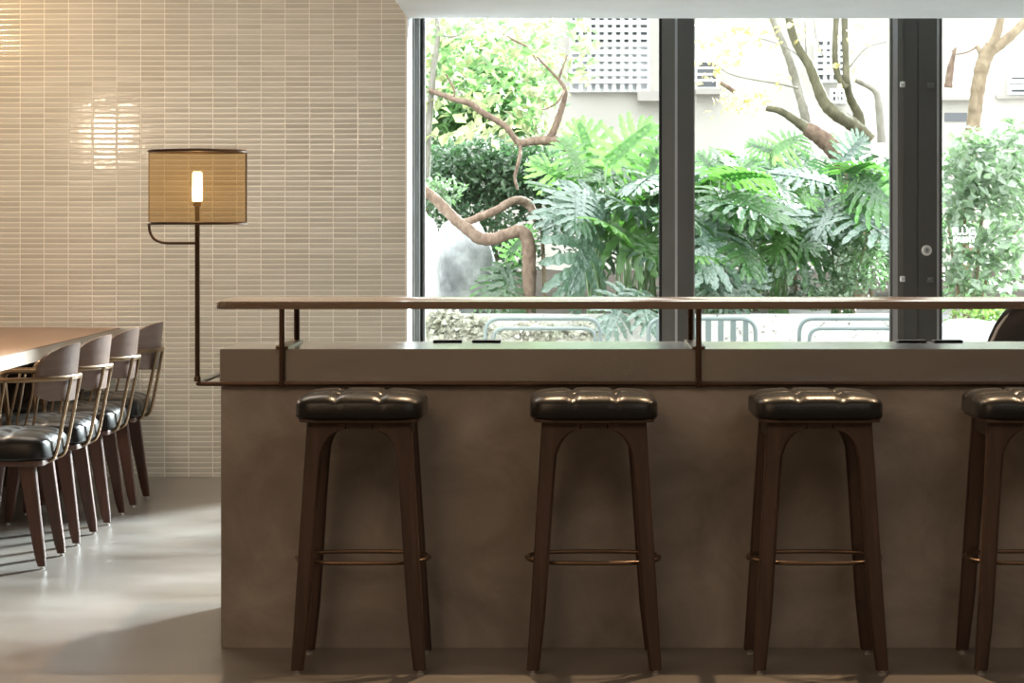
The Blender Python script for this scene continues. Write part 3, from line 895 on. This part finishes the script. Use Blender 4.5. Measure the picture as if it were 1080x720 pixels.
DC = 18.2
bc = at(895, 340, DC); bc.z = .66
tC = tree('forked_tree', 'leaning mossy tree splitting into several stems in the middle window', bc, [
  ('trunk', M['bark'], [[(905, 340, DC, 20), (905, 250, DC, 20), (898, 200, DC, 20), (888, 170, DC, 19), (876, 154, DC, 19), (862, 142, DC, 18), (850, 135, DC, 15)]]),
  ('branch', M['barkgreen'], [[(852, 136, DC, 13), (842, 129, DC, 10), (830, 121, DC, 8), (820, 116, DC, 7), (808, 114, DC, 6)],
                              [(919, 148, DC + .3, 14), (908, 138, DC + .3, 15), (896, 129, DC + .2, 15), (880, 119, DC, 14), (869, 107, DC, 13), (861, 88, DC, 11), (853, 68, DC, 10), (843, 52, DC, 9), (836, 36, DC, 9), (831, 12, DC, 8)],
                              [(908, 138, DC + .3, 13), (905, 120, DC + .3, 11), (897, 103, DC + .2, 9), (893, 85, DC, 8), (892, 60, DC, 7), (891, 30, DC, 7), (891, 5, DC, 6)],
                              [(893, 92, DC, 7), (885, 82, DC, 7), (881, 65, DC, 7), (881, 40, DC, 6), (883, 5, DC, 6)]]),
  ('stem', M['barkpale'], [[(852, 134, DC + .2, 10), (847, 112, DC + .2, 10), (841, 90, DC + .3, 10), (834, 66, DC + .3, 9), (826, 45, DC + .3, 8), (817, 25, DC + .3, 7), (811, 5, DC + .3, 6)],
                           [(930, 150, DC + .6, 9), (927, 110, DC + .6, 8), (922, 95, DC + .6, 6), (902, 84, DC + .6, 5)]]),
  ('twig', M['barkpale'], [[(842, 93, DC, 2.4), (820, 88, DC, 2), (795, 84, DC, 1.6), (770, 78, DC, 1.3), (758, 70, DC, 1)],
                           [(861, 88, DC, 2), (845, 62, DC, 1.6), (825, 48, DC, 1.3), (800, 40, DC, 1)], [(893, 75, DC, 2), (903, 62, DC, 1.5), (915, 50, DC, 1.2), (935, 44, DC, 1)],
                           [(853, 68, DC, 2), (850, 50, DC, 1.6), (849, 20, DC, 1.2)], [(869, 60, DC, 2), (862, 45, DC, 1.4), (858, 20, DC, 1.1)]]),
  ('branch_stub', M['bark'], [[(775, 97, DC, 4.5), (768, 92, DC, 4.5), (760, 87, DC, 4)]]),
])
mb = MB(); pts = []
for cx, cy, n_, s_ in ((770, 38, 34, 18), (790, 30, 26, 16), (745, 40, 20, 12), (785, 112, 34, 10), (770, 108, 26, 10), (800, 103, 16, 10), (760, 62, 20, 12), (825, 85, 8, 8), (845, 30, 14, 14), (890, 80, 10, 12), (905, 40, 14, 14), (752, 75, 16, 10), (820, 30, 14, 14), (930, 30, 10, 12)):
    for _ in range(n_): pts.append(at(cx + rnd.gauss(0, s_), cy + rnd.gauss(0, s_ * .7), DC + rnd.uniform(-.4, .4)))
leaves(mb, pts, .075, rnd, .6, .6)
o = mb.build('foliage', M['amber'], tC, smooth=False); o.data.transform(Matrix.Translation(-bc)); o['label'] = 'sparse yellowing leaves'

DD = 17.6
bd = at(1022, 340, DD); bd.z = .64
tree('tan_tree', 'tan barked tree forking at the top of the door glass', bd, [
  ('trunk', M['barktan'], [[(1016, 345, DD, 15), (1020, 240, DD, 15), (1024, 160, DD, 15), (1027, 128, DD, 15), (1030, 105, DD, 15), (1034, 80, DD, 15), (1039, 62, DD, 16), (1046, 48, DD, 14)]]),
  ('branch', M['barktan'], [[(1041, 58, DD, 12), (1049, 42, DD, 10), (1054, 27, DD, 9), (1058, 5, DD, 8)], [(1042, 56, DD, 12), (1056, 46, DD, 11), (1068, 36, DD, 10), (1082, 22, DD, 9), (1100, 5, DD, 8)]]),
  ('branch_stub', M['barktan'], [[(1038, 60, DD, 7), (1033, 53, DD, 5), (1030, 48, DD, 4)]]),
  ('twig', M['bark'], [[(1031, 49, DD, 2), (1020, 55, DD, 1.6), (1008, 57, DD, 1.4), (1004, 53, DD, 1.1)], [(1000, 92, DD, 9), (1003, 70, DD, 7), (1008, 50, DD, 2)]]),
])

# ---- hedge, shrubs
def shrub(name, label, base, blobs, mat, size, seed, cat='shrub', stems=(), core=None, ratio=.5, group=None):
    """blobs: (px, py, d, rx_px, ry_px, depth, count)"""
    r = random.Random(seed); t = thing(name, label, cat, base, 0, group)
    mb = MB(); pts = []
    for px, py, d, rx, ry, dep, n in blobs:
        for _ in range(n):
            v = Vector((r.gauss(0, 1), r.gauss(0, 1), r.gauss(0, 1))).normalized() * (r.random() ** .45)
            pts.append(at(px + v.x * rx, py + v.z * ry, d + v.y * dep))
    leaves(mb, pts, size, r, .6, ratio)
    o = mb.build('foliage', mat, t, smooth=False); o.data.transform(Matrix.Translation(-Vector(base)))
    mb = MB()
    for st in stems: limb(mb, st, 7, 5)
    if stems:
        o = mb.build('stems', M['barktan'], t, angle=80); o.data.transform(Matrix.Translation(-Vector(base)))
    return t
def foot(px, d, z=.64):
    p = at(px, 300, d); p.z = z; return p
shrub('clipped_hedge', 'dark green dense hedge behind the bent brown branch', foot(500, 18.6), [(470, 185, 18.6, 40, 42, .4, 1500), (520, 180, 18.6, 40, 40, .4, 1700), (565, 185, 18.6, 36, 42, .4, 1300), (500, 250, 18.5, 80, 60, .4, 1500), (600, 210, 18.6, 40, 60, .4, 900)], M['dark'], .075, 1, 'hedge',
      [[(480, 330, 18.6, 5), (482, 250, 18.6, 4), (478, 180, 18.6, 3)], [(525, 330, 18.6, 5), (523, 250, 18.6, 4), (528, 170, 18.6, 3)], [(575, 330, 18.6, 5), (572, 250, 18.6, 4), (566, 180, 18.6, 3)]])
shrub('dark_hedge', 'dark green undergrowth behind the split leaf plants in the middle window', foot(830, 19.0), [(760, 215, 19.0, 50, 55, .5, 1300), (830, 200, 19.0, 50, 48, .5, 1500), (900, 215, 19.0, 50, 55, .5, 1300), (680, 220, 19.0, 40, 60, .5, 900), (800, 290, 19, 110, 50, .5, 1500), (960, 240, 19, 40, 70, .5, 800)], M['dark'], .085, 2, 'hedge',
      [[(760, 330, 19, 5), (765, 250, 19, 4), (755, 190, 19, 3)], [(840, 330, 19, 5), (838, 250, 19, 4), (845, 180, 19, 3)], [(920, 330, 19, 5), (915, 250, 19, 4), (905, 190, 19, 3)]])
shrub('green_bush', 'mid green bush above the dark hedge at the upper left of the window', foot(480, 20.5), [(470, 125, 20.5, 34, 26, .5, 700), (510, 105, 20.5, 30, 30, .5, 650), (520, 75, 20.5, 20, 20, .4, 240), (545, 125, 20.5, 30, 24, .5, 420), (455, 60, 20.5, 20, 40, .5, 260), (500, 45, 20.5, 40, 30, .5, 260), (560, 80, 20.5, 36, 50, .5, 260)], M['mid'], .12, 3, 'bush',
      [[(480, 320, 20.5, 6), (482, 200, 20.5, 5), (490, 110, 20.5, 3)], [(515, 320, 20.5, 5), (518, 200, 20.5, 4), (515, 90, 20.5, 3)]])
shrub('pale_ground_shrub', 'low pale flowering shrub at the foot of the boulders', foot(470, 15.3, .5), [(455, 205, 17.2, 16, 20, .2, 120), (470, 200, 17.3, 22, 14, .2, 120)], M['variegated'], .07, 4, 'shrub')
DS = 15.75
shrub('variegated_shrub', 'tall grey green small leaved shrub behind the door glass', foot(1035, DS), [(1040, 180, DS, 44, 34, .45, 300), (1012, 190, DS, 26, 56, .4, 230), (1060, 230, DS, 40, 60, .45, 330), (1015, 250, DS, 30, 60, .4, 240), (1085, 170, DS, 30, 40, .4, 160), (1040, 300, DS, 50, 38, .4, 200), (1030, 150, DS, 16, 14, .2, 50), (1062, 140, DS, 14, 12, .2, 40)], M['variegated'], .10, 5, 'shrub',
      [[(1005, 345, DS, 5), (1012, 290, DS, 4), (1018, 240, DS, 3.5), (1010, 190, DS, 2)], [(1022, 345, DS, 6), (1030, 290, DS, 5), (1033, 250, DS, 4), (1042, 190, DS, 2.5)], [(1028, 345, DS, 4), (1042, 290, DS, 4), (1060, 260, DS, 3), (1082, 230, DS, 2)], [(1020, 345, DS, 4), (1006, 280, DS, 3), (1000, 230, DS, 2)]], ratio=.6)
shrub('leafy_backdrop_shrub', 'yellow green shrub glimpsed low behind the white moulded chair', foot(1050, 14.95, -.04), [(1050, 338, 14.95, 56, 22, .25, 620), (1045, 370, 14.95, 60, 26, .25, 300)], M['lime'], .06, 6, 'shrub',
      [[(1012, 455, 14.95, 4), (1014, 380, 14.95, 4), (1022, 320, 14.95, 2)], [(1040, 455, 14.95, 4), (1041, 380, 14.95, 4), (1036, 320, 14.95, 2)], [(1075, 455, 14.95, 4), (1070, 380, 14.95, 4), (1080, 330, 14.95, 2)]])
shrub('fine_leaved_shrub', 'fine grey green shrub beside the dark door stiles', foot(910, 15.9), [(905, 285, 15.9, 34, 34, .3, 700), (925, 250, 15.9, 18, 24, .3, 260), (880, 310, 15.9, 30, 18, .3, 260)], M['variegated'], .05, 8, 'shrub',
      [[(900, 335, 15.9, 3), (905, 290, 15.9, 2), (915, 250, 15.9, 1.5)], [(885, 335, 15.9, 3), (890, 300, 15.9, 2), (885, 270, 15.9, 1.5)]])
shrub('blossom_cover', 'pale blossom covered ground plant spilling over the bed wall', foot(480, 15.25, .55), [(468, 343, 15.28, 24, 18, .09, 700), (500, 345, 15.28, 22, 14, .09, 380), (560, 349, 15.28, 40, 11, .09, 600), (615, 349, 15.28, 28, 10, .09, 340)], M['blossom'], .045, 9, 'ground cover', ratio=.9)

# ---- split leaf philodendrons
def split_leaf(mb, base, tip, nrm, rndm, wid=.55, n=8, droop=.16):
    base, tip = Vector(base), Vector(tip)
    L = (tip - base).length; Y = (tip - base).normalized()
    Z = Vector(nrm); Z = (Z - Y * Z.dot(Y)).normalized(); X = Y.cross(Z)
    def P(x, y, zz): return base + X * (x * L) + Y * (y * L) + Z * (zz * L)
    def surf(x, y): return -droop * (y - .35) ** 2 - .30 * x * x + .10 * abs(x)
    for sd in (-1, 1):
        for i in range(n):
            t = (i + .3) / n
            yb = -.02 + .93 * t
            ll = wid * (math.sin(PI * (.2 + .74 * t)) ** .75) * rndm.uniform(.88, 1.1)
            if i == 0: ll *= .75
            ang = R(-48 + 112 * t + rndm.uniform(-4, 4))
            w0 = .62 * .93 / n
            stn = []
            K = 8
            curl = rndm.uniform(.1, .3)
            for k in range(K + 1):
                s = k / K
                a2 = ang + curl * s * s
                x = ll * s * math.cos(ang + curl * s); y = yb + ll * s * math.sin(ang + curl * s)
                w = w0 * (1.05 if k == 0 else (.85, .62, .86, .56, .8, .48, .6, .04)[k - 1])
                px_, py_ = -math.sin(a2), math.cos(a2)
                stn.append(((x + px_ * w, y + py_ * w), (x, y), (x - px_ * w, y - py_ * w), s))
            vs = []
            for (ax, ay), (cx, cy), (bx_, by_), s in stn:
                dz = -.10 * s * s * ll / wid
                ax, bx_ = max(ax, 0), max(bx_, 0)
                vs += [P(sd * ax, ay, surf(ax, ay) + dz), P(sd * cx, cy, surf(cx, cy) + dz - .018 * (1 if s else 0)), P(sd * bx_, by_, surf(bx_, by_) + dz)]
            fs = []
            for k in range(K):
                o_ = 3 * k
                fs += [(o_, o_ + 1, o_ + 4, o_ + 3), (o_ + 1, o_ + 2, o_ + 5, o_ + 4)]
            if sd < 0: fs = [q[::-1] for q in fs]
            mb.add(vs, fs)
    # terminal lobe and web along the rib
    vs, fs = [], []
    for k in range(9):
        s = k / 8
        w = (.085 * (1 - s) ** .5 + .02) if s < .9 else .012
        y = -.02 + 1.05 * s
        vs += [P(-w, y, surf(w, y)), P(0, y, surf(0, y) - .01), P(w, y, surf(w, y))]
    for k in range(8):
        o_ = 3 * k; fs += [(o_, o_ + 1, o_ + 4, o_ + 3), (o_ + 1, o_ + 2, o_ + 5, o_ + 4)]
    mb.add(vs, fs)
def philodendron(label, px, d, leaf_list, seed, rand=0, spread=55, top=150, bottom=300, xmin=0, mats=('split', 'splitsheen', 'splityellow')):
    """leaf_list: (material key, base px, base py, tip px, tip py, depth base, depth tip, normal)"""
    r = random.Random(seed); base = foot(px, d, .6)
    t = thing('split_leaf_philodendron', label, 'plant', base, 0, 'split leaf plants in the garden bed')
    groups = {}; stalks = MB()
    for mk, x0, y0, x1, y1, d0, d1, nr in leaf_list:
        groups.setdefault(mk, MB())
        b0 = at(x0, y0, d0)
        split_leaf(groups[mk], b0, at(x1, y1, d1), nr, r)
        mid = base.lerp(b0, .55) + Vector((0, 0, .10))
        pts, _ = smooth_path([base + Vector((r.uniform(-.08, .08), r.uniform(-.08, .08), -.02)), mid, b0], 6); stalks.tube(pts, .008, 6)
    for _ in range(rand):
        mk = r.choices(mats, (.42, .42, .16))[0]; groups.setdefault(mk, MB())
        a = r.uniform(0, 2 * PI); rr = r.uniform(.25, 1)
        x0 = px + math.cos(a) * spread * rr * .7; y0 = r.uniform(top, bottom); dd = d + math.sin(a) * .45 * rr
        sz = r.uniform(.34, .58)
        dirv = Vector((math.cos(a) + r.gauss(0, .35), math.sin(a) * .8 - .25 + r.gauss(0, .3), r.uniform(-.75, .25))).normalized()
        b0 = at(x0, y0, dd)
        tip_ = b0 + dirv * sz
        if min(b0.x / b0.y, tip_.x / tip_.y) * F + VX < xmin + 25: continue
        if b0.y < 15.45: b0.y = 15.45
        split_leaf(groups[mk], b0, b0 + dirv * sz, (r.gauss(.4, .5), -.4 + r.gauss(0, .4), 1), r, r.uniform(.45, .6), r.choice((7, 8, 9)))
        mid = base.lerp(b0, .55) + Vector((0, 0, .10))
        pts, _ = smooth_path([base + Vector((r.uniform(-.08, .08), r.uniform(-.08, .08), -.02)), mid, b0], 6); stalks.tube(pts, .0075, 6)
    for mk, mb in groups.items():
        o = mb.build('foliage', M[mk], t, angle=75); o.data.transform(Matrix.Translation(-base))
    o = stalks.build('stalks', M['stalk'], t); o.data.transform(Matrix.Translation(-base))
    return t
philodendron('split leaf plant with one huge sheen-whitened leaf hanging beside the brown trunk', 628, 15.9, [
  ('splitsheen', 632, 216, 604, 312, 15.75, 15.33, (.78, -.40, .53)),
  ('splitsheen', 640, 205, 690, 232, 15.9, 15.75, (.78, -.40, .53)),
  ('splitsheen', 622, 205, 574, 238, 15.9, 15.6, (.5, -.5, .8)),
  ('splityellow', 640, 172, 690, 128, 16.1, 16.2, (.0, -.9, .25)),
  ('splityellow', 612, 178, 592, 142, 16.1, 16.3, (.1, -1, .35)),
  ('split', 600, 205, 560, 190, 16.1, 15.9, (-.1, -.55, 1)),
  ('splityellow', 605, 195, 560, 168, 16.3, 16.3, (.2, -.9, .5)),
  ('splityellow', 630, 185, 610, 125, 16.3, 16.4, (0, -1, .3)),
], 21, rand=16, xmin=572, spread=50, top=185, bottom=265)
philodendron('split leaf plant rising against the left side of the grey mullion', 682, 16.2, [
  ('split', 682, 192, 700, 145, 16.2, 16.3, (.1, -1, .4)),
  ('splitsheen', 672, 262, 712, 288, 15.7, 15.55, (.78, -.40, .53)),
  ('splitsheen', 660, 306, 640, 352, 15.33, 15.12, (.4, -.8, .6)),
  ('splitsheen', 675, 308, 690, 350, 15.33, 15.12, (.5, -.8, .6)),
  ('splityellow', 678, 200, 655, 150, 16.5, 16.6, (0, -1, .3)),
], 22, rand=10, spread=34, top=175, bottom=290)
philodendron('split leaf plant with a sheen-whitened spiky rosette low beside the mullion', 755, 15.8, [
  ('splitsheen', 768, 318, 752, 262, 15.5, 15.75, (.5, -.8, .5)),
  ('splitsheen', 768, 318, 808, 286, 15.5, 15.45, (.6, -.7, .7)),
  ('splitsheen', 765, 318, 728, 288, 15.5, 15.45, (.5, -.7, .7)),
  ('splitsheen', 760, 225, 738, 262, 15.8, 15.5, (.78, -.40, .53)),
  ('splitsheen', 775, 205, 815, 232, 15.9, 15.7, (.78, -.40, .53)),
  ('split', 762, 188, 735, 160, 16.1, 16.2, (0, -.9, .5)),
  ('split', 772, 190, 800, 165, 16.1, 16.2, (0, -.9, .5)),
], 23, rand=15, spread=40, top=165, bottom=270)
philodendron('split leaf plant holding one bright green leaf above the others', 820, 16.3, [
  ('splityellow', 815, 160, 848, 140, 16.2, 16.4, (0, -.9, .5)),
  ('split', 812, 160, 788, 150, 16.2, 16.2, (0, -.9, .5)),
  ('splityellow', 828, 195, 862, 215, 16.1, 15.9, (.1, -.9, .6)),
  ('splityellow', 815, 195, 800, 235, 16.1, 15.9, (-.1, -.9, .6)),
  ('split', 832, 255, 865, 262, 15.9, 15.7, (.1, -.9, .6)),
  ('splityellow', 838, 245, 812, 270, 15.9, 15.7, (-.1, -.9, .6)),
], 24, rand=13, spread=44, top=170, bottom=265)
philodendron('split leaf plant under the leaning mossy tree by the double stile', 888, 16.2, [
  ('splitsheen', 888, 172, 914, 142, 16.0, 16.1, (.6, -.6, .5)),
  ('split', 892, 205, 925, 235, 16.0, 15.8, (.1, -.8, .8)),
  ('splitsheen', 880, 215, 860, 250, 16.0, 15.8, (-.1, -.8, .8)),
  ('splitsheen', 898, 190, 935, 185, 16.0, 15.8, (.78, -.40, .53)),
], 25, rand=16, spread=44, top=160, bottom=255)
philodendron('low split leaf plant in the gap left of the brown trunk', 530, 16.1, [
  ('split', 528, 285, 512, 325, 16.0, 15.8, (-.2, -.9, .6)),
  ('split', 535, 270, 560, 240, 16.3, 16.3, (0, -1, .5)),
  ('split', 532, 280, 545, 330, 16.0, 15.8, (.2, -.9, .6)),
], 26, rand=0)
philodendron('far split leaf plant behind the middle window bed', 790, 17.3, [], 27, rand=20, spread=70, top=170, bottom=215)
philodendron('far split leaf plant behind the grey mullion', 660, 17.3, [], 28, rand=18, xmin=590, spread=60, top=155, bottom=240)

# ---- patio seats of bent steel tube
def loop(mb, x0, x1, y, z1, r, rad=.013, z0=0.):
    mb.tube(fillet([(x0, y, z0), (x0, y, z1), (x1, y, z1), (x1, y, z0)], r, 8), rad, 10)
def patio(name, label, px0, px1, d, slats):
    x0, x1 = (px0 - VX) * d / F, (px1 - VX) * d / F
    xc = (x0 + x1) / 2; h = (x1 - x0) / 2
    t = thing(name, label, 'patio chair', (xc, d, -.04), 0, 'tubular patio seats outside')
    zt = EYE - (336 - VY) * d / F + .04
    mb = MB(); loop(mb, -h, h, .0, zt, .09); mb.build('back_frame', M['patio'], t)
    for sx in (-1, 1):
        mb = MB(); mb.tube(fillet([(sx * h, -.55, 0), (sx * h, -.55, .6 - .03), (sx * h, -.02, .6 - .03)], .08, 8), .012, 10); mb.build('arm', M['patio'], t)
    mb = MB()
    for k in range(7): mb.box(-h + .02, h - .02, -.5 + .07 * k, -.45 + .07 * k, .39, .405)
    mb.build('seat', M['patio'], t, smooth=False)
    if slats:
        n = 8
        for k in range(n):
            xx = -h + .06 + (2 * h - .12) * k / (n - 1)
            mb = MB(); mb.box(xx - .017, xx + .017, -.005, .005, .36, zt - .01); mb.build('slat', M['patio'], t, smooth=False)
    else:
        mb = MB(); loop(mb, -h + .05, h - .03, -.10, zt - .055, .07, .012); mb.build('inner_frame', M['patio'], t)
    return t
patio('tube_patio_chair', 'tubular steel patio seat outside the first window pane', 512, 633, 14.2, False)
patio('slatted_patio_chair', 'slatted pale steel patio chair outside, behind the middle shelf post', 684, 797, 14.0, True)
patio('tube_patio_chair', 'tubular steel patio seat outside beside the dark double stile', 843, 965, 14.2, False)

# ================================================================ LIGHT
w = bpy.data.worlds.new('sky'); scn.world = w; w.use_nodes = True
nt = w.node_tree; bg = nt.nodes['Background']
tc = N(nt, 'ShaderNodeTexCoord'); sp_ = N(nt, 'ShaderNodeSeparateXYZ')
nt.links.new(tc.outputs['Generated'], sp_.inputs['Vector'])
nt.links.new(ramp(nt, sp_.outputs['Z'], [(0, (.26, .268, .272)), (.3, (.45, .465, .475)), (.8, (.95, .98, 1.0)), (1, (.97, .99, 1.0))]), bg.inputs['Color'])
bg.inputs['Strength'].default_value = 3.7

def lamp(name, kind, loc, energy, color, rot=None, **kw):
    l = bpy.data.lights.new(name, kind); l.energy = energy; l.color = color
    for k, v in kw.items(): setattr(l, k, v)
    o = bpy.data.objects.new(name, l); o.location = loc
    if rot is not None: o.rotation_euler = rot
    col.objects.link(o); return o
def aim(loc, to):
    return (Vector(to) - Vector(loc)).to_track_quat('-Z', 'Y').to_euler()
el = R(20.5); sd = Vector((-.548 * math.cos(el), -.836 * math.cos(el), -math.sin(el)))
lamp('sun', 'SUN', (6, 20, 9), 21., (.87, .95, 1.), sd.to_track_quat('-Z', 'Y').to_euler(), angle=R(9))
WARM = (1., .70, .42)
for x in (-.15, 1.05, 2.2):
    loc = (x, 7.62, 2.93)
    lamp('ceiling_spot', 'SPOT', loc, 190, WARM, aim(loc, (x, 6.6, 0)), spot_size=R(95), spot_blend=.8, shadow_soft_size=.025)
lamp('pendant_lamp', 'POINT', (-2.585, 9.5, 1.79), 30, (1, .80, .6), shadow_soft_size=.14)
loc = (-3.0, 10.7, 2.9)
lamp('wall_washer', 'SPOT', loc, 30, (1, .66, .34), aim(loc, (-2.7, 11.6, 1.6)), spot_size=R(110), spot_blend=1., shadow_soft_size=.05)
for loc, e, c_ in (((-1.8, 3.2, 2.95), 43, (1., .69, .45)), ((1.8, 3.2, 2.95), 21, (1., .86, .72)), ((-1.7, 9.4, 2.95), 26, (1., .88, .74))):  # unseen soft fills added to brighten the counter, stools and tiled wall
    lamp('added_fill_light', 'AREA', loc, e, c_, (0, 0, 0), shape='SQUARE', size=2.6 if loc[1] < 5 else 1.4)

# ================================================================ VIEW
vs_ = scn.view_settings
scn.display_settings.display_device = 'sRGB'
vs_.view_transform = 'Standard'; vs_.look = 'None'; vs_.gamma = 1.; vs_.use_curve_mapping = False
vs_.exposure = .8
scn.cycles.use_denoising = True
scn.cycles.max_bounces = 10; scn.cycles.diffuse_bounces = 5; scn.cycles.glossy_bounces = 4
scn.cycles.transparent_max_bounces = 12
scn.cycles.sample_clamp_indirect = 6.
